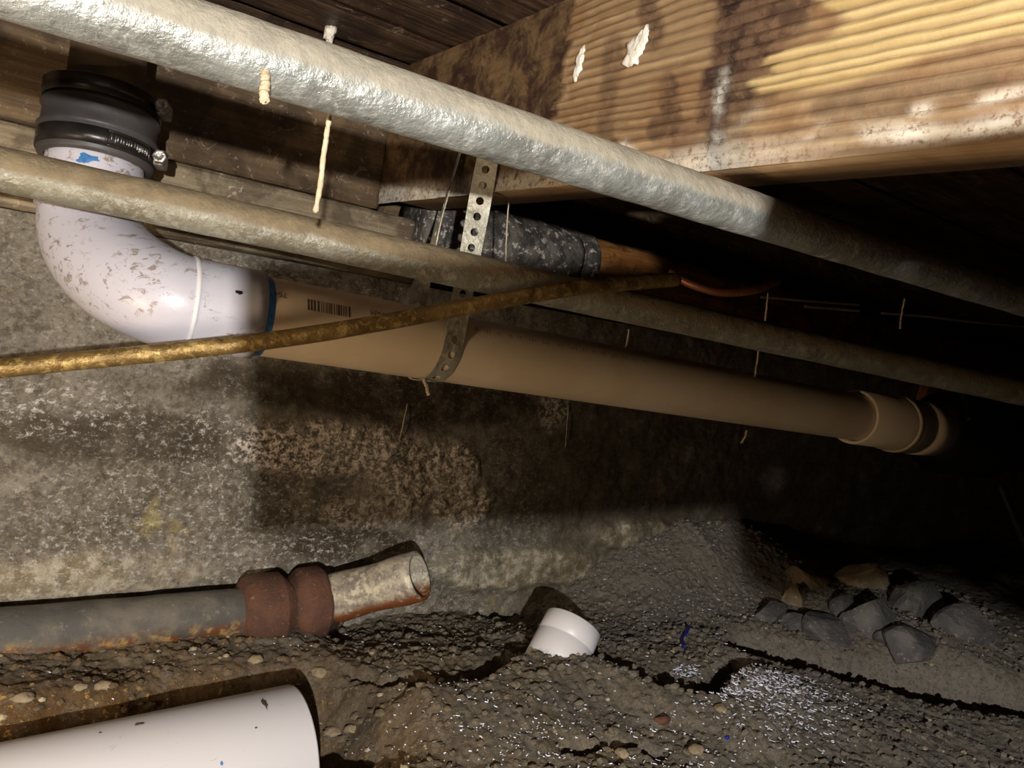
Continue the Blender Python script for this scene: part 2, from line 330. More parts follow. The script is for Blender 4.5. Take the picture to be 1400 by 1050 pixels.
def gh(X, Y, fine=True):
    X = np.asarray(X, float); Y = np.asarray(Y, float)
    zw = np.interp(X, _wx, _wz); t = sst(0.17, 0.0, WY - Y)
    z = ZF + (zw - ZF) * t
    z = z + 0.012 * fbm(X * 6, Y * 6, 1.0, 3)
    # bank in front of the rusty pipe, and the trench holding the white pipe
    cz = np.interp(X, _bx, _bz); bk = sst(0.36, 0.28, X) * sst(0.60, 0.66, Y) * sst(WY, WY - 0.07, Y)
    z = z * (1 - bk) + (cz + 0.006 * fbm(X * 18, Y * 18, 9.0, 3)) * bk
    tr = sst(0.33, 0.25, X + 0.01 * vnoise(Y * 40, 5.0)) * sst(0.655, 0.60, Y + 0.02 * fbm(X * 14, 3.0, 0.0, 3)) * sst(0.45, 0.50, Y)
    z = z - 0.085 * tr
    # lips and crevices
    for pts, wd, dp in ((CRACK1, 0.0095, 0.03), (CRACK2, 0.027, 0.12), (CRACK3, 0.006, 0.016), (CRACK4, 0.006, 0.016)):
        wob = 0.004 * fbm(X * 60, Y * 60, 7.0, 2)
        z = z - dp * np.exp(-((seg_dist(X, Y, pts) + wob) / wd) ** 2)
    yc = np.interp(X, [p[0] for p in CRACK1], [p[1] for p in CRACK1]); inx = sst(0.22, 0.34, X) * sst(0.78, 0.68, X)
    z = z + 0.018 * inx * sst(0.006, 0.03, yc - Y) * sst(0.14, 0.05, yc - Y)
    # rubble bank behind the right-hand crevice
    yk = np.interp(X, [p[0] for p in CRACK2], [p[1] for p in CRACK2]); z = z + 0.035 * sst(0.92, 1.06, X) * (0.45 * sst(0.0, 0.02, Y - yk - 0.018) + 0.55 * sst(0.0, 0.10, Y - yk - 0.02))
    if fine:
        z = z + 0.0045 * fbm(X * 26, Y * 26, 2.0, 4) + 0.0040 * np.abs(fbm(X * 90, Y * 90, 4.0, 3)) + 0.0030 * fbm(X * 210, Y * 210, 5.0, 3)
    return z
def ghit(px, py, fine=False):
    r = ray(px, py); t = np.linspace(0.3, 2.2, 1500); P = CAM + t[:, None] * r
    h = gh(P[:, 0], P[:, 1], fine); i = np.argmax((P[:, 2] < h) | (P[:, 1] > WY)); return P[i]
def mk_ground():
    X = np.concatenate([np.arange(-0.9, -0.35, 0.02), np.arange(-0.35, 0.0, 0.0035), np.arange(0.0, 1.15, 0.0023), np.arange(1.15, 1.6, 0.006), np.arange(1.6, 3.0, 0.04)])
    Y = np.concatenate([np.arange(-0.8, 0.18, 0.02), np.arange(0.18, 0.36, 0.003), np.arange(0.36, 0.84, 0.0023)])
    gx, gy = np.meshgrid(X, Y, indexing='ij'); z = gh(gx, gy)
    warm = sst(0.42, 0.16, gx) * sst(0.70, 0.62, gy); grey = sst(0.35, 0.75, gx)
    V = np.stack([gx, gy, z], -1).reshape(-1, 3)
    return mk('floor', V, grid(len(X), len(Y)), M_DIRT, origin=(0, 0, 0), attrs={'warm': warm.ravel(), 'grey': grey.ravel()})
floor = tag(mk_ground(), 'brown clumpy dirt floor of the crawl space', 'floor', kind='structure')

def mk_wall():
    X = np.concatenate([np.arange(-0.9, -0.32, 0.02), np.arange(-0.32, 1.05, 0.003), np.arange(1.05, 3.0, 0.015)]); Z = np.concatenate([np.arange(-0.08, SILL0, 0.003), [SILL0]])
    gx, gz = np.meshgrid(X, Z, indexing='ij')
    def blob(px, py, rx, rz, soft=0.5):
        p = onY(px, py, WY); d = np.hypot((gx - p[0]) / rx, (gz - p[2]) / rz) + 0.35 * fbm(gx * 22, gz * 22, 3.0, 4); return sst(1.0 + soft * 0.4, 1.0 - soft * 0.6, d)
    crust = np.maximum(blob(585, 645, 0.085, 0.042), np.maximum(blob(440, 610, 0.10, 0.03), np.maximum(blob(630, 690, 0.05, 0.03), blob(520, 700, 0.07, 0.02) * 0.7)))
    crust = np.maximum(crust, 0.5 * blob(760, 560, 0.03, 0.03))
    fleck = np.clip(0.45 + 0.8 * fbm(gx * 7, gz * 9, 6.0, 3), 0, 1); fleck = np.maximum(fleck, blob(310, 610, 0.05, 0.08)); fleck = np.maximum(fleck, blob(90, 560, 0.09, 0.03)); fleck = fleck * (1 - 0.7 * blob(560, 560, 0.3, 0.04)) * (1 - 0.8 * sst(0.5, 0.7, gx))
    yellow = np.maximum(blob(225, 715, 0.03, 0.035), np.maximum(blob(690, 830, 0.05, 0.02), 0.6 * blob(30, 780, 0.07, 0.03)))
    tan = np.maximum(blob(720, 775, 0.16, 0.03), np.maximum(blob(870, 730, 0.10, 0.022), 0.6 * blob(100, 790, 0.14, 0.025)))
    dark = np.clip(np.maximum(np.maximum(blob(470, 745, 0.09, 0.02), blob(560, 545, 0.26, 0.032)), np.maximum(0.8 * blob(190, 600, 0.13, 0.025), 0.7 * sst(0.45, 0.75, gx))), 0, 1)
    h = 0.008 * fbm(gx * 8, gz * 8, 1.5, 4) + 0.0025 * fbm(gx * 60, gz * 60, 2.0, 3) + 0.0012 * fbm(gx * 180, gz * 180, 3.0, 2)
    h = h + crust * (0.004 + 0.008 * np.abs(fbm(gx * 90, gz * 90, 8.0, 3))) + tan * 0.012
    V = np.stack([gx, WY - h, gz], -1).reshape(-1, 3)
    Fc = [tuple(q[::-1]) for q in grid(len(X), len(Z))]
    n0 = len(V); nz = len(Z); top = np.arange(len(X)) * nz + nz - 1     # ledge on top of the wall
    V2 = np.stack([X, np.full(len(X), WY + 0.2), np.full(len(X), SILL0)], 1)
    Fc += [(int(top[i]), int(top[i + 1]), n0 + i + 1, n0 + i) for i in range(len(X) - 1)]
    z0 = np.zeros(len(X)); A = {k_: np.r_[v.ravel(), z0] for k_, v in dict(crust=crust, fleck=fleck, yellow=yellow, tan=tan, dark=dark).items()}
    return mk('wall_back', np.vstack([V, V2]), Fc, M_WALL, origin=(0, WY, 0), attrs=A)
tag(mk_wall(), 'stained grey concrete foundation wall with pale crusty deposits', 'wall', kind='structure')

# subfloor planks
ceil = tag(mk('ceiling', *boxm((0.6, 0.1, JZ1 + 0.035), (3.4, 2.0, 0.02)), M_PLANK, origin=(0.6, 0.1, JZ1 + 0.045), smooth=False), 'dark subfloor boarding overhead', 'ceiling', kind='structure')
y = RY + 0.06
for i, wd in enumerate((0.075, 0.092, 0.088, 0.09, 0.09, 0.09, 0.09, 0.09, 0.09)):
    n_ = 140; xs = np.linspace(-0.9, 2.2, n_); ys = np.linspace(y - wd + 0.0035, y, 9); gx, gy = np.meshgrid(xs, ys, indexing='ij')
    edge = np.minimum(gy - ys[0], ys[-1] - gy); z = JZ1 + 0.004 * (edge < 0.002) + 0.0015 * fbm(gx * 20, gy * 60, i, 3) + 0.003 * (i % 2) * 0.6
    V = np.stack([gx, gy, z], -1).reshape(-1, 3); Fc = [tuple(q[::-1]) for q in grid(n_, 9)]
    b0 = len(V); bx = boxm((0.65, y - wd / 2 + 0.0018, JZ1 + 0.016), (3.1, wd - 0.005, 0.016)); V, Fc = join((V, Fc), bx)
    mk('plank', V, Fc, M_PLANK, ceil); y -= wd

# rim joist and sill left of the joist
def rough_beam(name, x0, x1, y0, y1, z0, z1, mat, amp, seed, parent=None, step=0.004, slope=0.0):
    """timber with a rough front (-Y) and underside"""
    xs = np.arange(x0, x1 + step, step); h = z1 - z0; dpt = y1 - y0; nz = max(6, int(h / 0.004)); nd = 8
    prof = [(0, z0 + h * j / nz) for j in range(nz, -1, -1)] + [(dpt * j / nd, z0) for j in range(1, nd + 1)] + [(dpt, z1)]
    prof = [(0.0, p[1]) if p[0] == 0 else p for p in prof]
    V = []
    for (dy, z) in prof:
        n1 = fbm(xs * 9, z * 90 + dy * 90, seed, 4); n2 = fbm(xs * 60, z * 160 + dy * 160, seed + 3, 3); e = 0.004 if (z in (z0, z1) and dy == 0) else 0
        V.append(np.stack([xs, y0 + dy + (amp * (n1 + 0.5 * n2) + e if dy < dpt * 0.99 else 0 * xs), z + slope * (xs - x0) + (amp * 0.8 * n1 if z < z1 - 1e-6 else 0 * xs)], 1))
    V = np.array(V); m = len(prof); V = V.reshape(-1, 3); n_ = len(xs)
    Fc = [(i * n_ + j, ((i + 1) % m) * n_ + j, ((i + 1) % m) * n_ + j + 1, i * n_ + j + 1) for i in range(m) for j in range(n_ - 1)]
    Fc += [tuple(i * n_ for i in range(m - 1, -1, -1)), tuple(i * n_ + n_ - 1 for i in range(m))]
    return mk(name, V, Fc, mat, parent)
rim = tag(rough_beam('rim_joist', -0.8, JX - 0.001, RY, RY + 0.045, SZ1 + 0.002, JZ1 - 0.002, M_RIM, 0.0025, 2.0), 'old brown rim joist behind the upper grey pipe, left of the ridged joist', 'beam')
sl = empty('sill_plate', (0.0, RY, SILL0)); tag(sl, 'rough split grey-brown sill timber on top of the concrete wall behind the strap', 'beam')
zc = SILL0 + (SZ1 - SILL0) * 0.44
rough_beam('upper_board', -0.8, JX + 0.04, RY - 0.012, RY + 0.08, zc + 0.002, SZ1 - 0.001, M_SILL, 0.004, 5.0, sl)
rough_beam('lower_board', -0.8, JX + 0.05, RY - 0.004, RY + 0.08, SILL0 + 0.002, zc - 0.002, M_SILL, 0.004, 9.0, sl)
tag(rough_beam('rim_joist', JX + 0.042, 3.0, RY + 0.07, RY + 0.11, JZ0 - 0.06, JZ1 - 0.002, M_RIM, 0.002, 12.0, step=0.02), 'dark rim joist in the shadowed bay right of the ridged joist', 'beam')

# the ridged joist
def mk_joist():
    Y = np.concatenate([np.arange(-0.7, 0.1, 0.02), np.arange(0.1, RY, 0.003)]); Z = np.linspace(JZ0, JZ1 - 0.001, 210); gy, gz = np.meshgrid(Y, Z, indexing='ij')
    wav = 0.004 * fbm(gy * 4, gz * 12, 1.0, 2) + 0.0009 * fbm(gy * 30, gz * 30, 2.0, 2)
    u = (gz + wav) / 0.0064; u = u + 0.35 * vnoise(0.0 * gy, u * 0.33, 4.0); idx = np.floor(u); ph = u - idx
    rdg = np.clip(1 - np.abs(ph - 0.55) * 2, 0, 1) ** 0.6
    jag = 0.030 * (_T[(idx.astype(int) * 7919) & 65535] - 0.5) + 0.018 * fbm(gy * 30, gz * 60, 5.0, 3)
    yb = onX(762, 150, JX)[1]; rough = sst(-0.002, 0.004, gy + jag * 0.45 - yb)
    p1 = onX(1078, 60, JX); p2 = onX(1110, 122, JX)
    pale = sst(0.004, -0.004, gy + jag * 0.9 - (p1[1] + 0.02 * np.sin(gz * 90))) * sst(-0.002, 0.003, gz - p2[2] + 0.01 * fbm(gy * 14, 1.0, 3.0, 3))
    def streak(px0, py0, px1, py1, wd):
        a = onX(px0, py0, JX)[1:]; b = onX(px1, py1, JX)[1:]; return sst(1.3, 0.6, seg_dist(gy, gz, [a, b]) / wd + 0.8 * fbm(gy * 45, gz * 60, 6.0, 3) + jag * 6)
    st = np.maximum(streak(1000, 0, 975, 240, 0.011), 0.8 * streak(1085, 0, 1040, 110, 0.016)); st = np.maximum(st, 0.8 * streak(885, 0, 900, 45, 0.01)); st = np.maximum(st, streak(765, 0, 758, 150, 0.008)); st = np.maximum(st, 0.7 * streak(915, 110, 925, 215, 0.006))
    st = np.maximum(st, 0.5 * streak(1120, 150, 1400, 112, 0.006)); st = np.maximum(st, 0.9 * streak(1045, -10, 1020, 120, 0.017)); st = np.maximum(st, 0.5 * streak(840, 60, 830, 200, 0.010)); st = np.maximum(st, 0.6 * streak(900, 180, 970, 200, 0.008))
    low = sst(JZ0 + 0.02, JZ0 + 0.006, gz + 0.008 * fbm(gy * 12, gz * 10, 3.0, 3)); salt = 0.8 * low * sst(0.2, 0.35, gy)
    for a, b, wd in (((978, 185), (1040, 150), 0.0028), ((978, 190), (1130, 195), 0.0026), ((985, 95), (985, 190), 0.0022), ((1140, 180), (1400, 165), 0.0036), ((1250, 145), (1400, 120), 0.0022), ((850, 205), (900, 235), 0.0035)):
        wy, wz = gy + 0.010 * fbm(gy * 28, gz * 28, 21.0, 4), gz + 0.007 * fbm(gy * 32, gz * 32, 25.0, 4); A_, B_ = onX(*a, JX)[1:], onX(*b, JX)[1:]
        dd = seg_dist(wy, wz, [A_, B_]) / wd; salt = np.maximum(salt, np.exp(-(dd * 0.75) ** 2) * sst(-0.55, 0.35, fbm(gy * 40, gz * 40, 31.0, 3)))
    h = 0.0021 * rdg * (1 - rough) * (1 - 0.6 * low) + rough * (0.0015 + 0.0025 * fbm(gy * 35, gz * 35, 7.0, 4)) + 0.0008 * fbm(gy * 80, gz * 200, 8.0, 3)
    V = np.stack([JX - h, gy, gz], -1).reshape(-1, 3); Fc = grid(len(Y), len(Z))
    A = dict(rough=rough, pale=pale, stain=st * (1 - rough) * (1 - 0.95 * pale * sst(0.003, -0.003, gy - p1[1] + jag)), salt=salt, groove=(1 - rdg) * (1 - rough))
    V2, F2 = boxm((JX + 0.0205, 0.015, (JZ0 + JZ1) / 2), (0.037, 1.42, JZ1 - JZ0 - 0.001)); z0 = np.zeros(len(V2))
    A = {k_: np.r_[v.ravel(), z0] for k_, v in A.items()}
    V, Fc = join((V, [tuple(q) for q in Fc]), (V2, F2))
    return mk('floor_joist', V, Fc, M_JOIST, attrs=A)
joist = tag(mk_joist(), 'weathered tan floor joist with ridged grain, dark water stains and white salt marks', 'beam')
def patch(name, px, py, w_, h_, ang, mat, seed, parent, thick=0.0022):
    c_ = onX(px, py, JX - 0.0012); n_ = 22; r_ = random.Random(seed); V = []
    th = np.linspace(0, 2 * math.pi, n_, endpoint=False); rr = np.array([0.75 + 0.4 * r_.random() for _ in th])
    for k_, off in ((1.0, 0.0), (0.92, thick * 0.8), (0.5, thick)):
        V += [c_ + np.array((-off - 0.0006 * math.sin(5 * t), k_ * q * (w_ * math.cos(t) * math.cos(ang) - h_ * math.sin(t) * math.sin(ang)), k_ * q * (w_ * math.cos(t) * math.sin(ang) + h_ * math.sin(t) * math.cos(ang)))) for t, q in zip(th, rr)]
    Fc = [(k_ * n_ + j, k_ * n_ + (j + 1) % n_, (k_ + 1) * n_ + (j + 1) % n_, (k_ + 1) * n_ + j) for k_ in range(2) for j in range(n_)] + [tuple(range(2 * n_, 3 * n_))]
    return mk(name, V, Fc, mat, parent)
tag(patch('plaster_patch', 793, 86, 0.004, 0.013, 0.12, M_CRUST, 3, joist), 'small white plaster smear')
tag(patch('plaster_patch', 868, 70, 0.009, 0.0125, 0.35, M_CRUST, 8, joist), 'larger white plaster smear')
patch('plaster_patch', 880, 55, 0.005, 0.009, 0.2, M_CRUST, 9, joist)

# crusty round log in the next bay
LGY = RY + 0.005; LG = onY(700, 337, LGY); lg0 = LG.copy(); lg0[0] = JX + 0.045; lg0[2] = LG[2] + 0.004
log = empty('sill_log', (LG[0], LG[1], LG[2] - 0.04)); tag(log, 'round beam, black and tar crusted at its left end, bare brown wood further right', 'beam')
xs_cut = onY(776, 340, LGY)[0]; xs_bare = onY(797, 345, LGY)[0]
bf = lambda V: 0.004 * fbm(V[:, 0] * 40, V[:, 1] * 40, V[:, 2] * 40, 4)
def log_piece(name, x0, x1, mat, r, amp=1.0):
    m = max(8, int((x1 - x0) / 0.005)); xs = np.linspace(x0, x1, m); P = np.stack([xs, np.full(m, LG[1]), LG[2] - 0.012 * (xs - LG[0])], 1)
    rr = np.full(m, r); rr[0] *= 0.93; rr[-1] *= 0.93
    return mk(name, *tube(P, rr, 32, bumpf=lambda V: amp * bf(V)), mat, log)
log_piece('tar_wrap', JX + 0.045, xs_cut - 0.002, M_TAR, 0.0405)
log_piece('tar_collar', xs_cut + 0.003, xs_bare, M_TAR, 0.041)
log_piece('core', xs_cut - 0.01, xs_cut + 0.012, M_BLACK, 0.034, 0.2)
log_piece('bare_wood', xs_bare - 0.005, 2.6, M_LOG, 0.0375, 0.6)

# ------------------------------------------------------------------ pipes overhead
def noisy_pipe(name, A, B, r, t0, t1, mat, amp, step=0.004, n=32, seed=0.0):
    A, B = np.array(A), np.array(B); d = _n(B - A); L = np.linalg.norm(B - A); P = resample([A + d * t0, A + d * (L + t1)], step)
    V, Fc = tube(P, r, n, bumpf=lambda V: amp * (fbm(V[:, 0] * 22 + seed, V[:, 1] * 22, V[:, 2] * 22, 3) + 0.35 * fbm(V[:, 0] * 120, V[:, 1] * 120, V[:, 2] * 120 + seed, 3)))
    q = V - np.repeat(P, n, axis=0)[:len(V)]; nz = q[:, 2] / np.linalg.norm(q, axis=1)
    return mk(name, V, Fc, mat, attrs={'dust': sst(-0.22, 0.08, nz + 0.16 * fbm(V[:, 0] * 45 + seed, V[:, 1] * 45, V[:, 2] * 45, 3))})
tag(noisy_pipe('galvanized_pipe', at(350, 77, 0.284), at(1000, 284, 0.438), 0.01275, -0.20, 0.75, M_GALV, 0.0006), 'pale corroded galvanized pipe crossing in front of the joist, topmost of the pipes', 'pipe')
tag(noisy_pipe('galvanized_pipe', at(0, 231, 0.455), at(1000, 450, 0.665), 0.0134, -0.25, 0.7, M_GALV2, 0.0005, seed=5.0), 'dull grey galvanized pipe passing in front of the white elbow', 'pipe')
P = smooth_path([at(-500, 560, 0.36), at(-150, 521, 0.43), at(0, 504, 0.455), at(400, 461, 0.50), at(735, 402, 0.555), at(840, 389, 0.59), at(925, 382, 0.62)], 160)
tag(mk('brass_pipe', *tube(P, 0.0058, 20, bumpf=lambda V: 0.00025 * fbm(V[:, 0] * 60, V[:, 1] * 60, V[:, 2] * 60, 3)), M_BRASS), 'thin tarnished brass pipe slanting across the white elbow and drain pipe', 'pipe')
# grey conduit seen behind the elbow at the far left
tag(noisy_pipe('conduit', at(-60, 268, 0.72), at(60, 297, 0.74), 0.0085, -0.3, 0.02, M_GALV2, 0.0003, seed=3.0), 'short grey conduit ending behind the white elbow at left edge', 'pipe')

# ------------------------------------------------------------------ PVC drain line
PA = at(345, 430, 0.578); PB = at(1000, 541.5, 0.872); PD = _n(PB - PA); PR = 0.03015
drain = empty('drain_pipe', PA - np.array((0, 0, PR))); tag(drain, 'tan plastic drain pipe with white elbow, hung from a perforated strap', 'pipe')
xend = onY(1190, 580, PB[1] + 0.02)
LEN = np.linalg.norm(at(1192, 578, 0.985) - PA)
mk('pipe', *lathe(PA - PD * 0.02, PD, [(0, PR), (0.02 + LEN * 0.5, PR), (0.02 + LEN + 0.03, PR)], 64), M_PVCTAN, drain)
pipe = [o for o in drain.children][0]
mk('primer_ring', *lathe(PA - PD * 0.004, PD, [(0, PR), (0.0, PR + 0.0005), (0.0105, PR + 0.0005), (0.0125, PR)], 64, bumpf=lambda V: 0.0 * V[:, 0]), M_BLUE, pipe)
# elbow: straight hub, sweep, upper hub
VAX = at(131, 222, 0.575)                     # a point on the riser's axis
hub0 = PA + PD * 0.0; HB = 0.0335
sw0 = PA - PD * 0.047
xv = VAX[0]; Rb = sw0[0] - xv
p_h = [PA + PD * t for t in np.linspace(0.002, -0.047, 8)]
arc = []
end = np.array((xv, VAX[1], sw0[2] + Rb * 0.94))
c0, c1, c2, c3 = sw0, sw0 - PD * Rb * 0.56, end - np.array((0, 0, Rb * 0.56)), end
for t in np.linspace(0, 1, 26)[1:]: arc.append((1 - t)**3 * c0 + 3 * (1 - t)**2 * t * c1 + 3 * (1 - t) * t * t * c2 + t**3 * c3)
UPD = _n((0.02, 0.16, 1.0)); up = [end + UPD * h for h in (0.008, 0.02, 0.032, 0.045)]
path = np.array(p_h + arc + up); nh = len(p_h); na = len(arc)
rad = np.concatenate([np.full(nh, HB), HB + 0.003 * np.sin(np.linspace(0.15, math.pi - 0.15, na)), np.full(len(up), HB)])
elbow = mk('elbow', *tube(path, rad, 56, caps=True), M_PVC, drain)
tag(elbow, 'white plastic elbow smeared with dirt')
mk('hub_lip', *lathe(sw0 + PD * 0.0015, PD, [(-0.002, HB - 0.0005), (-0.0012, HB + 0.0012), (0.0012, HB + 0.0012), (0.002, HB - 0.0005)], 56), M_PVC2, elbow)
mk('hub_lip', *lathe(end, UPD, [(-0.003, HB - 0.0005), (-0.001, HB + 0.003), (0.004, HB + 0.003), (0.007, HB - 0.0003)], 56), M_PVC, elbow)
mk('hub_mouth', *lathe(PA + PD * 0.002, PD, [(0, HB), (0.0006, HB - 0.0008), (0.0006, PR)], 56), M_PVC2, elbow)
# dabs of primer and dirt on the elbow
def dab(px, py, depth_guess, w_, h_, mat, seed, parent, axis_pt, axis_d, rr, name='dirt_dab'):
    r_ = random.Random(seed); n_ = 14; base = ray(px, py); ap = np.array(axis_pt); ad = _n(axis_d)
    # nearest point of the view ray on the cylinder
    best = None
    for t in np.linspace(depth_guess - 0.08, depth_guess + 0.05, 1300):
        p = CAM + base * t; q = p - ap; q = q - ad * q.dot(ad)
        if np.linalg.norm(q) <= rr: best = (p, _n(q)); break
    if best is None: return
    p, nrm = best; ta = ad; tb = np.cross(nrm, ta); V = [p + nrm * 0.0008]
    for i in range(n_):
        a = 2 * math.pi * i / n_; q = 0.6 + 0.6 * r_.random(); x = w_ * q * math.cos(a); yy = h_ * q * math.sin(a); ang = yy / rr
        V.append(ap + ad * ((p - ap).dot(ad) + x) + rr * 1.006 * (nrm * math.cos(ang) + tb * math.sin(ang)))
    return mk(name, V, [(0, i + 1, (i + 1) % n_ + 1) for i in range(n_)], mat, parent)
upz = _n((0.02, 0.16, 1.0))
dab(121, 216, 0.55, 0.0035, 0.007, M_BLUE, 1, elbow, end, upz, HB + 0.0003, 'primer_dab')
dab(112, 219, 0.55, 0.0022, 0.004, M_BLUE, 2, elbow, end, upz, HB + 0.0003, 'primer_dab')
dab(328, 400, 0.55, 0.003, 0.002, M_BLACK, 4, elbow, PA, PD, HB + 0.0003)
dab(128, 359, 0.54, 0.002, 0.002, M_BLACK, 5, elbow, path[nh + 10], path[nh + 11] - path[nh + 9], HB + 0.0003)
# printed marks on the pipe: text runs upside down, wrapped round the pipe
nrm0 = _n(-PA + CAM - PD * (CAM - PA).dot(PD)); side = np.cross(PD, nrm0)      # toward the camera / round the pipe
if side[2] < 0: side = -side
def wrap(u, v, off=0.0004):
    a = v / PR; return PA + PD * u + (PR + off) * (nrm0 * math.cos(a) + side * math.sin(a))
def text_on_pipe(txt, u, v, size, name):
    cu = bpy.data.curves.new('t', 'FONT'); cu.body = txt; cu.size = size; cu.resolution_u = 2; to = bpy.data.objects.new('t', cu); COL.objects.link(to)
    bpy.context.view_layer.update(); me = to.evaluated_get(bpy.context.evaluated_depsgraph_get()).to_mesh()
    V = [(vv.co.x, vv.co.y) for vv in me.vertices]; Fc = [tuple(p.vertices) for p in me.polygons]; wd = max(a for a, _ in V)
    W = [wrap(u + wd - a, v + size * 0.7 - b) for a, b in V]
    bpy.data.objects.remove(to); bpy.data.curves.remove(cu)
    mk(name, W, [f[::-1] for f in Fc], M_INK, pipe, smooth=False); return wd
def u_at(px):                                  # distance along the pipe seen at this pixel column
    lo_, hi_ = -0.02, 0.9
    for _ in range(40):
        m_ = (lo_ + hi_) / 2; q = R.T @ (PA + PD * m_ - CAM); x = 700 + F * q[0] / -q[2]
        lo_, hi_ = (m_, hi_) if x < px else (lo_, m_)
    return lo_
text_on_pipe('754', u_at(357), 0.0165, 0.0068, 'print_digits')
V, Fc = [], []; x = u_at(402); r_ = random.Random(5); xe = u_at(458)
while x < xe:
    bw = r_.choice((0.0006, 0.0009, 0.0015)); ln = 0.009
    q = [wrap(x, 0.0105), wrap(x + bw, 0.0105), wrap(x + bw, 0.0105 + ln), wrap(x, 0.0105 + ln)]; Fc.append(tuple(range(len(V), len(V) + 4))); V += q; x += bw + r_.choice((0.0006, 0.0009, 0.0014))
mk('barcode', V, Fc, M_INK, pipe, smooth=False)
text_on_pipe('11:17AM', u_at(486), 0.0160, 0.0066, 'print_time')
V, Fc = [], []; x = u_at(626); xe = u_at(860)
while x < xe:                                   # the worn, unreadable remainder of the printing
    for q_ in range(r_.choice((2, 3, 4))):
        v0 = 0.0190 + 0.0006 * r_.random(); hh = 0.0025 + 0.0025 * r_.random(); q = [wrap(x, v0), wrap(x + 0.0006, v0), wrap(x + 0.0010, v0 + hh), wrap(x + 0.0004, v0 + hh)]
        Fc.append(tuple(range(len(V), len(V) + 4))); V += q; x += 0.0022 + 0.001 * r_.random()
    x += 0.004 + 0.004 * r_.random()
mk('worn_print', V, Fc, M_INK, pipe, smooth=False)
# right-hand fittings
E0 = PA + PD * (LEN - 0.006)
cpl = mk('coupling', *lathe(E0, PD, [(0.03, PR), (0.0, PR + 0.0018), (-0.001, PR + 0.004), (0.0005, PR + 0.0055), (0.07, PR + 0.005), (0.078, PR + 0.0075), (0.135, PR + 0.008), (0.137, PR + 0.0055), (0.142, PR + 0.0055), (0.144, PR + 0.0085), (0.185, PR + 0.008), (0.186, PR - 0.004)], 56), M_PVCTAN, drain)
mk('coupling_band', *lathe(E0, PD, [(0.092, PR + 0.0076), (0.093, PR + 0.0092), (0.101, PR + 0.0092), (0.102, PR + 0.0076)], 56), M_PVCTAN, cpl)
mk('end_adapter', *lathe(E0, PD, [(0.184, PR - 0.002), (0.185, PR + 0.012), (0.20, PR + 0.014), (0.225, PR + 0.030), (0.34, PR + 0.030), (0.36, PR + 0.014), (0.7, PR + 0.012)], 48, caps=True), M_BLACK, drain)

# rubber coupling on the riser
rc0 = end + UPD * 0.036; rub = empty('rubber_coupling', rc0); tag(rub, 'black rubber coupling with two steel hose clamps above the white elbow', 'coupling')
RR = 0.0395; HC = 0.056
mk('sleeve', *lathe(rc0, upz, [(0, HB + 0.0005), (0.0, RR - 0.001), (0.002, RR), (0.018, RR), (0.0185, RR + 0.0015), (0.021, RR + 0.0018), (0.024, RR - 0.0003), (0.035, RR - 0.0006), (0.037, RR + 0.0012), (0.039, RR + 0.0012), (0.0395, RR), (HC - 0.002, RR - 0.001), (HC, RR - 0.003), (HC, 0.028)], 56), M_RUBBER, rub)
def _ua_(): return _n(np.cross((0, 1.0, 0), upz))
def clamp(zz, ang):
    b_ = mk('clamp_band', *lathe(rc0 + upz * zz, upz, [(0, RR), (0, RR + 0.0012), (0.0125, RR + 0.0012), (0.0125, RR)], 56), M_BAND, rub)
    er = _ua_() * math.cos(ang) + np.cross(upz, _ua_()) * math.sin(ang); et = np.cross(upz, er); c_ = rc0 + upz * (zz + 0.0062) + er * (RR + 0.005)
    mk('screw_housing', *boxm(c_, (0.016, 0.008, 0.011), [et, er, upz], 0.002), M_CLAMP, b_)
    hd = c_ - et * 0.0085 + er * 0.0015
    mk('screw', *lathe(hd, -et, [(-0.003, 0.0045), (0.0, 0.0056), (0.0035, 0.0056), (0.0045, 0.005), (0.0045, 0.0025), (0.003, 0.002), (0.003, 0.0)], 6), M_CLAMP, b_)
vd = _n((CAM - rc0) * np.array((1, 1, 0))); av = math.atan2(vd[1], vd[0])
clamp(0.004, av + 1.28); clamp(0.0412, av + 1.15)
# raised name plate with worn lettering on the lower band
V, Fc = [], []
_ua = _n(np.cross((0, 1.0, 0), upz)); _ub = np.cross(upz, _ua)
def cyl(a, zz, off): return rc0 + (RR + off) * (_ua * math.cos(a) + _ub * math.sin(a)) + upz * zz
pl0, pl1 = av + 0.10, av + 0.98
def arcbar(a0, a1, z0_, z1_, off, n_=14):
    V = []; Fc = []
    for i in range(n_ + 1):
        a = a0 + (a1 - a0) * i / n_; V += [cyl(a, z0_, 0.001), cyl(a, z0_, off), cyl(a, z1_, off), cyl(a, z1_, 0.001)]
    for i in range(n_): Fc += [tuple((i * 4 + q, i * 4 + 4 + q, i * 4 + 4 + q + 1, i * 4 + q + 1)) for q in range(3)]
    Fc += [(0, 1, 2, 3), tuple(n_ * 4 + q for q in (3, 2, 1, 0))]; return V, Fc
plate = mk('name_plate', *join(arcbar(pl0, pl1, 0.0045, 0.0057, 0.0022), arcbar(pl0, pl1, 0.0148, 0.016, 0.0022), arcbar(pl0, pl0 + 0.03, 0.0045, 0.016, 0.0022, 2), arcbar(pl1 - 0.03, pl1, 0.0045, 0.016, 0.0022, 2)), M_BAND, rub)
bars = []; a = pl0 + 0.08; r_ = random.Random(2)
while a < pl1 - 0.08:
    bars.append(arcbar(a, a + 0.018, 0.0075 + 0.002 * r_.random(), 0.0128, 0.0019, 1)); a += 0.036 + 0.03 * r_.random()
mk('worn_lettering', *join(*bars), M_CLAMP, plate)
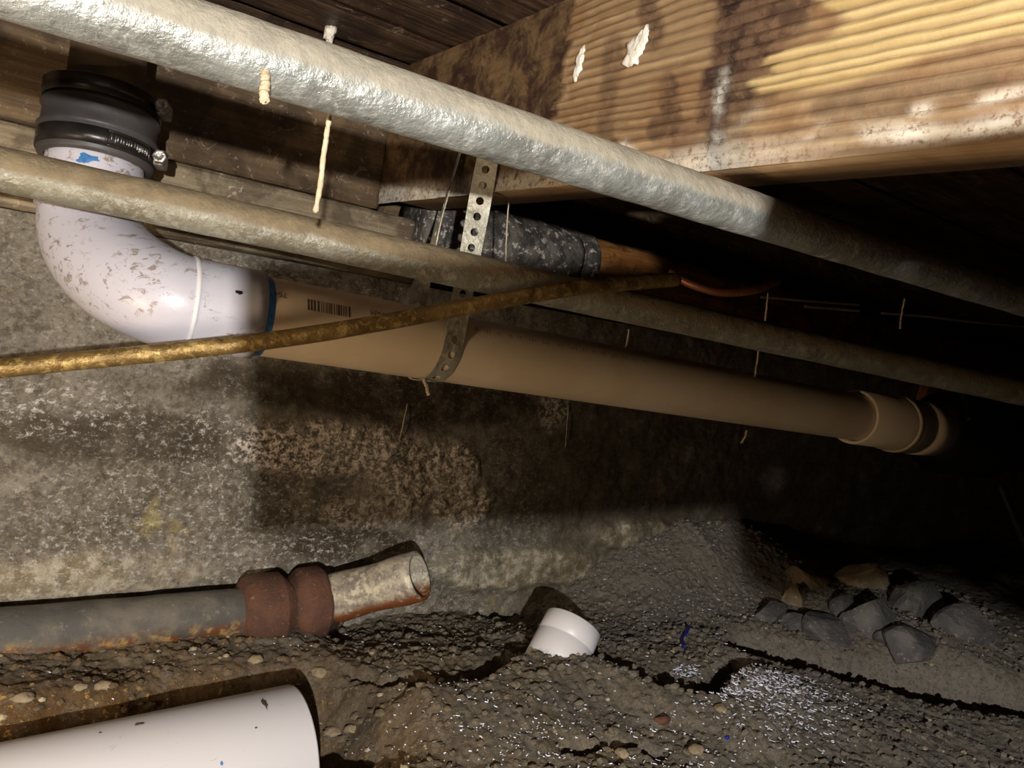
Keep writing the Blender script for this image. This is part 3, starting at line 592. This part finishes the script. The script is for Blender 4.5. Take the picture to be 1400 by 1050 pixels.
# cast-iron riser
tag(mk('riser_pipe', *tube(resample([rc0 + upz * (HC - 0.02), rc0 + upz * 0.26], 0.006), 0.0262, 40, bumpf=lambda V: 0.0008 * fbm(V[:, 0] * 50, V[:, 1] * 50, V[:, 2] * 50, 3)), M_IRON), 'brown cast iron riser pipe coming down into the rubber coupling', 'pipe')

# ------------------------------------------------------------------ perforated strap
def mk_strap(path, nrm, wd, pitch, hole, th=0.0009):
    """flat band with a row of round holes; path, face normals"""
    P = np.array(path); L = np.r_[0, np.cumsum(np.linalg.norm(np.diff(P, axis=0), axis=1))]; N = np.array(nrm); ncell = int(L[-1] / pitch)
    def fr(u):
        p = np.array([np.interp(u, L, P[:, k_]) for k_ in range(3)]); n_ = _n([np.interp(u, L, N[:, k_]) for k_ in range(3)])
        u0, u1 = max(u - 0.002, 0), min(u + 0.002, L[-1]); t = _n([np.interp(u1, L, P[:, k_]) - np.interp(u0, L, P[:, k_]) for k_ in range(3)]); n_ = _n(n_ - t * n_.dot(t)); return p, np.cross(n_, t), n_
    V, Fc = [], []; hs = 16
    for c_ in range(ncell):
        u0 = c_ * pitch; uc = u0 + pitch / 2; base = len(V); ring_o, ring_i = [], []
        for j in range(hs):
            a = 2 * math.pi * j / hs; cx, cy = math.cos(a), math.sin(a); m_ = max(abs(cx), abs(cy))
            ring_o.append((uc + cx / m_ * pitch / 2, cy / m_ * wd / 2)); ring_i.append((uc + cx * hole, cy * hole))
        for side_ in (0.5, -0.5):
            for (u, v) in ring_o + ring_i:
                p, b_, n_ = fr(u); V.append(p + b_ * v + n_ * th * side_)
        for j in range(hs):
            k2 = (j + 1) % hs; o0, i0, o1, i1 = base, base + hs, base + 2 * hs, base + 3 * hs
            Fc += [(o0 + j, o0 + k2, i0 + k2, i0 + j), (o1 + k2, o1 + j, i1 + j, i1 + k2), (i0 + j, i0 + k2, i1 + k2, i1 + j)]
            if abs(ring_o[j][1] - ring_o[k2][1]) < 1e-6 and abs(abs(ring_o[j][1]) - wd / 2) < 1e-6: Fc.append((o0 + k2, o0 + j, o1 + j, o1 + k2))
    return V, Fc
SX = JX - 0.0105
us = u_at(594); PC = PA + PD * us; rS = PR + 0.0012
fr_top = np.array((SX - 0.0, PC[1] - rS - 0.004, JZ0 + 0.048)); bk_top = np.array((SX + 0.005, PC[1] + rS - 0.012, JZ0 + 0.048))
path, nr = [], []
for t in np.linspace(0, 1, 14): path.append(fr_top * (1 - t) + (PC + np.array((0, -rS, 0))) * t); nr.append((-0.85 * (1 - t)**2, -1 + 0.6 * (1 - t)**2, 0))
for a in np.linspace(0, math.pi, 18)[1:]: path.append(PC + rS * np.array((-0.004 / rS * a, -math.cos(a), -math.sin(a)))); nr.append((0, -math.cos(a), -math.sin(a)))
bk0 = path[-1]
for t in np.linspace(0, 1, 14)[1:]: path.append(bk0 * (1 - t) + bk_top * t); nr.append((1.3 * min(1, 1.6 * t), 1 - 1.55 * min(1, 1.6 * t), 0))
strap = tag(mk('pipe_strap', *mk_strap(path, nr, 0.0185, 0.0128, 0.0033), M_STRAP, smooth=False), 'perforated metal strap looped under the tan drain pipe', 'strap')

# ------------------------------------------------------------------ rusty pipe, lower left
rpA = onY(0, 868, WY - 0.052); rpB = onY(332, 836, WY - 0.052); rpD = _n(rpB - rpA)
old = empty('old_iron_pipe', rpB - np.array((0, 0, 0.03))); tag(old, 'rusty iron pipe stub with corroded fitting and open end against the wall', 'pipe')
V, Fc = tube(resample([rpA - rpD * 0.5, rpB + rpD * 0.01], 0.006), 0.0225, 36, bumpf=lambda V: 0.0012 * fbm(V[:, 0] * 30, V[:, 1] * 30, V[:, 2] * 30, 4))
axz = rpA[2] + (V - rpA) @ rpD * rpD[2]; mk('pipe', V, Fc, M_STEELDARK, old, attrs={'low': sst(0.002, -0.012, V[:, 2] - axz + 0.008 * fbm(V[:, 0] * 18, V[:, 1] * 18, V[:, 2] * 18, 3)) * sst(-0.15, 0.1, V[:, 0])})
fA = onY(331, 838, WY - 0.052); nB = onY(574, 787, WY - 0.125); fD = _n(onY(440, 822, WY - 0.05) - fA)
fl_ = np.linalg.norm(onY(438, 822, WY - 0.05) - fA)
fit = mk('fitting', *lathe(fA, fD, [(-0.004, 0.0215), (0, 0.031), (0.005, 0.0345), (fl_ * 0.42, 0.0365), (fl_ * 0.45, 0.0355), (fl_ * 0.57, 0.0265), (fl_ * 0.59, 0.0265), (fl_ * 0.70, 0.0355), (fl_ * 0.73, 0.0365), (fl_ * 0.95, 0.037), (fl_, 0.0355), (fl_ + 0.002, 0.031), (fl_ + 0.012, 0.031), (fl_ + 0.013, 0.024)], 36, bumpf=lambda V: 0.0028 * fbm(V[:, 0] * 55, V[:, 1] * 55, V[:, 2] * 55, 4)), M_RUST, old)
nA = fA + fD * (fl_ + 0.004); nD = _n(nB - nA); nl = np.linalg.norm(nB - nA)
V, Fc = lathe(nA, nD, [(0, 0.0250)] + [(nl * t, 0.0250 + 0.0008 * math.sin(9 * t)) for t in np.linspace(0.05, 1, 14)] + [(nl, 0.0212), (nl * 0.2, 0.0212), (nl * 0.19, 0.0)], 36, bumpf=lambda V: 0.0009 * fbm(V[:, 0] * 50, V[:, 1] * 50, V[:, 2] * 50, 3))
ax_z = nA[2] + (V - nA) @ nD * nD[2]; low = sst(-0.006, -0.016, V[:, 2] - ax_z)
mk('nipple', V, Fc, M_NIP, old, attrs={'low': low})
mk('thread_ring', *lathe(fA + fD * (fl_ + 0.006), fD, [(0.006, 0.024), (0.006, 0.0300), (0.012, 0.0290), (0.014, 0.024)], 28), M_STEELDARK, fit)

# ------------------------------------------------------------------ white pipe in the trench, cap
V, Fc = lathe(WPX, (-1, -0.02, -0.055), [(0.02, 0.0455), (0.0, 0.0455), (-0.0006, 0.0462), (-0.0006, 0.0515), (0.0006, 0.052), (0.25, 0.052), (0.9, 0.052)], 64)
wp = tag(mk('pvc_pipe', V, Fc, M_PVC2), 'thick white plastic pipe lying in the dirt trench, cut end facing right', 'pipe')
WD = _n((-1, -0.02, -0.055))
dab(190, 990, 0.55, 0.0035, 0.002, M_IRON, 21, wp, WPX, WD, 0.0522, 'scuff'); dab(362, 962, 0.56, 0.0018, 0.007, M_IRON, 22, wp, WPX, WD, 0.0522, 'scuff'); dab(137, 1002, 0.55, 0.001, 0.001, M_IRON, 23, wp, WPX, WD, 0.0522, 'scuff'); dab(303, 1044, 0.55, 0.001, 0.0015, M_BLUE, 24, wp, WPX, WD, 0.0522, 'primer_dab'); dab(350, 995, 0.55, 0.001, 0.0008, M_IRON, 25, wp, WPX, WD, 0.0522, 'scuff')
ca = _n(R @ np.array((0.49, 0.76, -0.55))); cc = at(773, 876, 0.80); ctop = cc + ca * 0.020
cap = mk('plastic_fitting', *lathe(ctop, -ca, [(0.03, 0.0275), (0.0, 0.0275), (0.0, 0.0300), (0.0008, 0.0308), (0.0205, 0.0311), (0.0212, 0.0305), (0.0222, 0.0311), (0.07, 0.0314), (0.071, 0.0)], 56), M_PVC2)
tag(cap, 'short white plastic pipe fitting sticking up out of the dirt', 'fitting')

# ------------------------------------------------------------------ dark right-hand bay
P = smooth_path([at(915, 373, 0.80), at(945, 389, 0.79), at(985, 400, 0.79), at(1030, 397, 0.80), at(1064, 384, 0.82)], 40)
tag(mk('copper_tube', *tube(P, 0.0042, 14), M_COPPER), 'short sagging copper tube right of the brown log', 'tube')
def wire(pts, r, mat, label, cat='wire', group=None, name='wire'):
    o = mk(name, *tube(smooth_path(pts, 40), r, 8), mat); tag(o, label, cat, group); return o
wire([at(1040, 406, 0.95), at(1110, 412, 0.97), at(1176, 417, 1.0)], 0.0016, M_WIRE, 'thin wire running right from the copper tube, upper of two')
wire([at(1100, 419, 0.95), at(1150, 423, 0.97), at(1175, 425, 0.98)], 0.0018, M_WIRE, 'short thin wire just below the upper wire beside the copper tube')
wire([at(1205, 428, 1.0), at(1270, 433, 1.02), at(1330, 440, 1.05), at(1460, 452, 1.15)], 0.0018, M_WIRE, 'thin wire running above the reddish wood block at right')
def blk(c_, sz, mat, label, cat, name):
    o = mk(name, *boxm(c_, sz, None, 0.003), mat, smooth=False); tag(o, label, cat); return o
blk(onY(1285, 474, 0.80), (0.20, 0.05, 0.045), M_REDWOOD, 'reddish wood block in the dark right-hand bay under the wires', 'block', 'wood_block')
blk(onY(1310, 540, 0.79), (0.36, 0.05, 0.075), M_REDWOOD, 'long reddish wood block behind the drain coupling at right', 'block', 'wood_block')
wire([at(1313, 530, 1.05), at(1320, 550, 1.04), at(1326, 575, 1.02)], 0.004, M_BLACK, 'black cable dropping behind the drain coupling at right', 'cable', name='cable')
wire([at(1368, 665, 1.0), at(1385, 705, 0.98), at(1410, 760, 0.95)], 0.006, M_BLACK, 'black cable hanging below the black adapter at right edge', 'cable', name='cable')

# ------------------------------------------------------------------ cobwebs and threads
def thread(pts, r, label, mat=M_DUST, amp=0.35, group='dusty hanging threads', parent=None, name='cobweb_strand'):
    P = smooth_path(pts, 60); n_ = len(P); P = P + np.stack([r * 0.45 * fbm(np.arange(n_) * 0.18, k_ * 7.0 + pts[0][0] * 31, 1.0, 2) for k_ in range(3)], 1)
    rr = r * (1 + amp * fbm(np.arange(n_) * 0.45, 3.0 + pts[0][2] * 50, 0.0, 2)); rr[0] *= 0.6; rr[-1] *= 0.4
    o = mk(name, *tube(P, np.abs(rr) + 1e-5, 8), mat); tag(o, label, 'cobweb', group); return o
thread([at(452, 142, 0.325), at(449, 165, 0.327), at(444, 200, 0.328), at(439, 245, 0.329), at(431, 291, 0.33)], 0.0011, 'thick dusty strand dangling below the topmost grey pipe')
thread([at(362, 98, 0.277), at(363, 118, 0.275), at(362, 138, 0.275)], 0.0016, 'short stubby dust clump under the topmost grey pipe, left of the long strand')
thread([at(697, 262, 0.66), at(693, 310, 0.67), at(691, 365, 0.68)], 0.0006, 'fine dusty thread hanging in front of the tar crusted beam')
thread([at(860, 450, 0.77), at(858, 465, 0.77), at(853, 485, 0.77)], 0.0010, 'short dusty thread between the dull grey pipe and the tan pipe, left one')
thread([at(1038, 473, 0.85), at(1035, 495, 0.86), at(1031, 518, 0.87)], 0.0010, 'short dusty thread between the dull grey pipe and the tan pipe, right one')
thread([at(1050, 400, 0.80), at(1048, 420, 0.8), at(1045, 445, 0.8)], 0.0009, 'dusty thread hanging from the copper tube')
thread([at(1021, 588, 0.86), at(1019, 597, 0.86), at(1013, 606, 0.86)], 0.0012, 'dust wisp below the tan pipe, right of the strap')
thread([onY(557, 552, WY - 0.004), onY(551, 580, WY - 0.008), onY(543, 612, WY - 0.004)], 0.0006, 'fine thread on the wall just below the strap')
thread([at(580, 518, 0.645), at(583, 528, 0.645), at(586, 541, 0.647)], 0.0016, 'dust tuft under the strap loop')
thread([at(1237, 408, 1.0), at(1233, 428, 1.0), at(1230, 450, 1.0)], 0.0012, 'dusty thread crossing the wires above the reddish block')
thread([onY(777, 555, WY - 0.004), onY(775, 580, WY - 0.007), onY(773, 612, WY - 0.004)], 0.0005, 'fine thread on the dark wall below the tan pipe')
pb = onZ(451, 45, JZ1 - 0.004)
V = []; bm = bmesh.new(); bmesh.ops.create_icosphere(bm, subdivisions=3, radius=1.0)
IV = np.array([v.co[:] for v in bm.verts]); IF = [tuple(q.index for q in f.verts) for f in bm.faces]; bm.free()
bm = bmesh.new(); bmesh.ops.create_icosphere(bm, subdivisions=1, radius=1.0); IV1 = np.array([v.co[:] for v in bm.verts]); IF1 = [tuple(q.index for q in f.verts) for f in bm.faces]; bm.free()
def lump(c_, rad3, seed, amp=0.35, f=1.6):
    n_ = 1 + amp * fbm(IV[:, 0] * f + seed, IV[:, 1] * f, IV[:, 2] * f, 3); return IV * n_[:, None] * np.array(rad3) + c_, IF
tag(mk('plaster_blob', *lump(pb, (0.005, 0.006, 0.009), 3.0, 0.8, 2.5), M_CRUST, ceil), 'white plaster crumb stuck to the boards')

# ------------------------------------------------------------------ rubble, pebbles, shavings
def rock(px, py, w_, h_, d_, mat, seed, label, lift=0.0):
    p = ghit(px, py); dep = -(R.T @ (p - CAM))[2]; k_ = dep / F; r_ = np.random.default_rng(int(seed * 100)); V = IV * 1.25
    for _ in range(13):                                             # split faces
        n_ = _n(r_.normal(size=3)); dd = r_.uniform(0.68, 0.98); over = np.maximum(V @ n_ - dd, 0); V = V - over[:, None] * n_
    V = V * (1 + 0.05 * fbm(IV[:, 0] * 5 + seed, IV[:, 1] * 5, IV[:, 2] * 5, 3))[:, None] * np.array((w_ * k_ / 2, d_, h_ * k_ / 2)); a = 0.35 * math.sin(seed * 5); V = V @ np.array([[math.cos(a), 0, math.sin(a)], [0, 1, 0], [-math.sin(a), 0, math.cos(a)]])
    o = mk('rock', V + p + np.array((0, 0.012, h_ * k_ * lift)), IF, mat, smooth=False); tag(o, label, 'rock', 'rubble stones at the foot of the wall'); return o
rock(1190, 802, 104, 58, 0.03, M_ROCKTAN, 1.0, 'tan rubble stone at the top of the pile, right of centre')
rock(1142, 872, 74, 66, 0.03, M_ROCK, 2.0, 'grey wedge-shaped rubble stone just above the dark crevice')
rock(1202, 856, 84, 70, 0.03, M_ROCK, 3.3, 'large grey rubble stone right of the wedge-shaped one')
rock(1262, 838, 100, 56, 0.03, M_ROCK, 4.1, 'dark flat rubble stone right of the large grey one')
rock(1262, 892, 96, 50, 0.03, M_ROCK, 5.7, 'dim rubble stone at the right end of the dark crevice')
rock(1062, 850, 56, 54, 0.02, M_ROCK, 6.2, 'small grey rubble stone left of the wedge-shaped one')
rock(1096, 828, 34, 44, 0.015, M_ROCKTAN, 7.4, 'small upright tan stone between the grey rubble stones')
rock(1330, 872, 100, 66, 0.03, M_ROCK, 8.8, 'shadowed rubble stone at the far right of the pile')
rock(1165, 838, 44, 36, 0.02, M_ROCK, 9.1, 'small dark stone wedged below the tan rubble stone')
rock(1110, 800, 60, 40, 0.025, M_ROCKTAN, 10.3, 'dusty tan stone left of the top tan rubble stone')
rock(1235, 880, 50, 40, 0.02, M_ROCK, 11.2, 'small grey stone wedged between the two flat rubble stones')
rock(1100, 866, 44, 44, 0.02, M_ROCK, 12.6, 'small grey stone directly left of the wedge-shaped one')
# countless small stones, and plastic shavings
def scatter_lumps(n_, x0, x1, y0, r0, r1, pw, sink, jit):
    X = rng.uniform(x0, x1, n_); Y = rng.uniform(y0, WY - 0.008, n_); ok = ~((X < 0.26) & (Y < 0.62)); X, Y = X[ok], Y[ok]; Z = gh(X, Y); parts = []
    for x, y_, z in zip(X, Y, Z):
        r_ = r0 + r1 * rng.random() ** pw; parts.append((IV1 * (1 + jit * (rng.random(len(IV1)) - 0.5))[:, None] * np.array((r_ * 1.3, r_, r_ * 0.8)) + (x, y_, z + r_ * sink), IF1))
    return join(*parts)
def scatter_pebbles(): return scatter_lumps(1200, 0.0, 1.25, 0.24, 0.0006, 0.0024, 5, 0.2, 0.3)
tag(mk('pebbles', *scatter_pebbles(), M_PEB, smooth=False), 'tiny pale pebbles strewn through the dirt', 'pebbles', kind='stuff')
def scatter_clods(): return scatter_lumps(12000, -0.1, 1.3, 0.22, 0.0009, 0.0038, 5, 0.25, 0.6)
cl_v, cl_f = scatter_clods()
tag(mk('dirt_clods', cl_v, cl_f, M_DIRT, smooth=False, attrs={'warm': 0.6 * sst(0.42, 0.16, cl_v[:, 0]), 'grey': sst(0.35, 0.75, cl_v[:, 0])}), 'loose crumbs and clods of brown dirt', 'dirt', kind='stuff')
def scatter_shavings():
    pts = []
    def clus(px, py, n_, sx, sy):
        c_ = ghit(px, py); [pts.append((c_[0] + rng.normal(0, sx), c_[1] + rng.normal(0, sy))) for _ in range(n_)]
    clus(1050, 935, 520, 0.05, 0.016); clus(1085, 960, 260, 0.05, 0.018); clus(1010, 940, 150, 0.03, 0.015); clus(938, 922, 70, 0.010, 0.007); clus(1095, 1000, 90, 0.04, 0.02)
    clus(930, 830, 170, 0.07, 0.03); clus(880, 770, 90, 0.08, 0.03); clus(750, 1015, 170, 0.06, 0.018); clus(880, 1020, 90, 0.06, 0.02); clus(620, 1000, 120, 0.08, 0.03); clus(520, 1030, 90, 0.06, 0.02); clus(1000, 1035, 80, 0.08, 0.01)
    for _ in range(420): pts.append((rng.uniform(0.1, 1.1), rng.uniform(0.38, WY - 0.02)))
    for _ in range(60): pts.append((rng.uniform(-0.15, 0.25), rng.uniform(0.6, 0.68)))
    parts = []; PZ = gh(np.array([q_[0] for q_ in pts]), np.array([q_[1] for q_ in pts]))
    for ip, (X, Y) in enumerate(pts):
        if Y > WY - 0.012 or (X < 0.26 and Y < 0.62): continue
        z = float(PZ[ip]); L = (0.0018 + 0.005 * rng.random() ** 1.8) if ip < 1090 else (0.0011 + 0.0036 * rng.random() ** 3); wd = 0.0005 + 0.0006 * rng.random(); a = rng.uniform(0, math.tau); kk = rng.uniform(-1.6, 1.6); tilt = rng.uniform(-0.3, 0.9)
        n_ = 5; V = []
        for i in range(n_):
            t = i / (n_ - 1) - 0.5; aa = a + kk * t; x, yy = L * t * math.cos(aa), L * t * math.sin(aa); px_, py_ = -math.sin(aa) * wd / 2, math.cos(aa) * wd / 2; zz = z + 0.0012 + abs(t) * L * 0.35 * tilt
            V += [(X + x + px_, Y + yy + py_, zz), (X + x - px_, Y + yy - py_, zz + wd * 0.5), (X + x, Y + yy, zz + 0.0005)]
        V = np.array(V); Fc = []
        for i in range(n_ - 1):
            q = i * 3; Fc += [(q, q + 3, q + 4, q + 1), (q + 1, q + 4, q + 5, q + 2), (q + 2, q + 5, q + 3, q)]
        Fc += [(0, 1, 2), (n_ * 3 - 1, n_ * 3 - 2, n_ * 3 - 3)]; parts.append((V, Fc))
    return join(*parts)
tag(mk('plastic_shavings', *scatter_shavings(), M_CHIP, smooth=False), 'white plastic saw shavings sprinkled over the dirt', 'shavings', kind='stuff')
q = [ghit(px, py, True) + np.array((0, 0, 0.003)) for px, py in ((941, 860), (938, 868), (932, 876), (935, 888))]
tag(mk('plastic_shred', *tube(smooth_path(q, 20), 0.0018, 8), M_BLUEBIT), 'small dark blue plastic shred on the dirt right of the white fitting', 'shred')
g_ = ghit(994, 1010, True); tag(mk('plastic_crumb', *lump(g_ + np.array((0, 0, 0.001)), (0.0025, 0.002, 0.002), 4.0), M_BLUEBIT), 'tiny blue plastic crumb in the dirt at the bottom edge', 'shred')
for i, (px, py, r_) in enumerate(((985, 970, 0.005), (950, 1033, 0.006), (905, 988, 0.006), (850, 1037, 0.005), (455, 1003, 0.006), (437, 925, 0.006), (480, 1000, 0.005), (350, 905, 0.005), (140, 940, 0.005), (110, 945, 0.004), (30, 955, 0.0055))):
    g_ = ghit(px, py); lab = ['pale pebble beside the fork of the dirt crack', 'yellowish pebble at the bottom edge below the blue crumb', 'reddish flat stone below the dirt crack', 'pale stone at the bottom edge under the white fitting', 'yellow stone at the cut end of the trench pipe', 'yellow stone just above the trench pipe end', 'small yellow stone right of the trench pipe end', 'yellow stone below the rusty fitting', 'yellow stone on the bank above the trench pipe', 'small yellow stone on the trench bank', 'yellow stone on the trench bank at the left edge'][i]
    tag(mk('stone', *lump(np.array((g_[0], g_[1], float(gh(g_[0], g_[1])) + r_ * 0.25)), (r_ * 1.3, r_, r_ * 0.7), i * 2.3, 0.5), M_ROCKTAN if i != 2 else M_RUST), lab, 'stone', 'stones in the dirt')

# ------------------------------------------------------------------ behind the camera: phone and hand that shade the scene; added off-frame fill light
ph = boxm((0.0655, -0.0335, 0.026), (0.164, 0.079, 0.009), None, 0.003); Vp = np.array([c2w(v) for v in ph[0]])
tag(mk('phone', Vp, ph[1], M_PHONE), 'black phone held sideways by the photographer', 'phone')
def skin_body(name, verts, edges, radii, mat, root=0):
    me = bpy.data.meshes.new(name); me.from_pydata([tuple(v) for v in verts], edges, []); o = bpy.data.objects.new(name, me); COL.objects.link(o)
    md = o.modifiers.new('skin', 'SKIN'); sv = me.skin_vertices[0].data
    for i, r_ in enumerate(radii): sv[i].radius = (r_, r_)
    sv[root].use_root = True; md.use_smooth_shade = True; sb = o.modifiers.new('sub', 'SUBSURF'); sb.levels = 2; sb.render_levels = 2; me.materials.append(mat); return o
hv = [(0.60, -0.05, 0.16), (0.40, -0.042, 0.11), (0.27, -0.038, 0.07), (0.20, -0.038, 0.056), (0.168, -0.012, 0.056), (0.168, -0.056, 0.056)]; he = [(0, 1), (1, 2), (2, 3), (3, 4), (3, 5)]; hr = [0.066, 0.064, 0.062, 0.060, 0.056, 0.048]
for kn, chain, rr in ((4, [(0.164, 0.012, 0.044), (0.150, 0.017, 0.026), (0.128, 0.017, 0.017), (0.104, 0.012, 0.012)], 0.0150), (4, [(0.162, -0.012, 0.045), (0.158, -0.008, 0.012), (0.140, -0.008, 0.009), (0.122, -0.010, 0.009)], 0.0120),
                      (4, [(0.162, -0.034, 0.046), (0.160, -0.030, 0.012), (0.144, -0.031, 0.009), (0.128, -0.032, 0.009)], 0.0135), (5, [(0.162, -0.052, 0.05), (0.160, -0.050, 0.012), (0.146, -0.051, 0.010), (0.135, -0.054, 0.010)], 0.0135),
                      (5, [(0.166, -0.076, 0.055), (0.148, -0.080, 0.046), (0.130, -0.078, 0.042)], 0.0170)):
    prev = kn
    for j, p in enumerate(chain): hv.append(p); hr.append(rr * (1.15 - 0.08 * j)); he.append((prev, len(hv) - 1)); prev = len(hv) - 1
hand = skin_body('person', [c2w(v) for v in hv], he, hr, M_SKIN); tag(hand, 'hand and forearm of the photographer gripping the phone', 'person')

def added_fill_light():  # invented source, added out of view to warm the shaded drain pipe
    p = FILL; gz = float(gh(p[0], p[1])); t = empty('added_fill_light', (p[0], p[1], gz)); tag(t, 'added warm fill light on a stand, unseen, left of the view', 'fill light')
    mk('base', *lathe((p[0], p[1], gz - 0.002), upz, [(0, 0.001), (0, 0.04), (0.008, 0.04), (0.012, 0.012), (p[2] - gz - 0.05, 0.01), (p[2] - gz - 0.045, 0.001)], 24), M_BLACK, t)
    e = MatB('warm_fill_emitter', 0.4); e.col((1, 0.9, 0.7, 1)); e.b.inputs['Emission Color'].default_value = (1.0, 0.77, 0.52, 1); e.b.inputs['Emission Strength'].default_value = 160.0
    mk('fill_emitter', *lump(np.array(p), (0.03, 0.03, 0.04), 1.0, 0.0), e.m, t)
added_fill_light()

for o in bpy.data.objects:
    if '_o' in o: del o['_o']
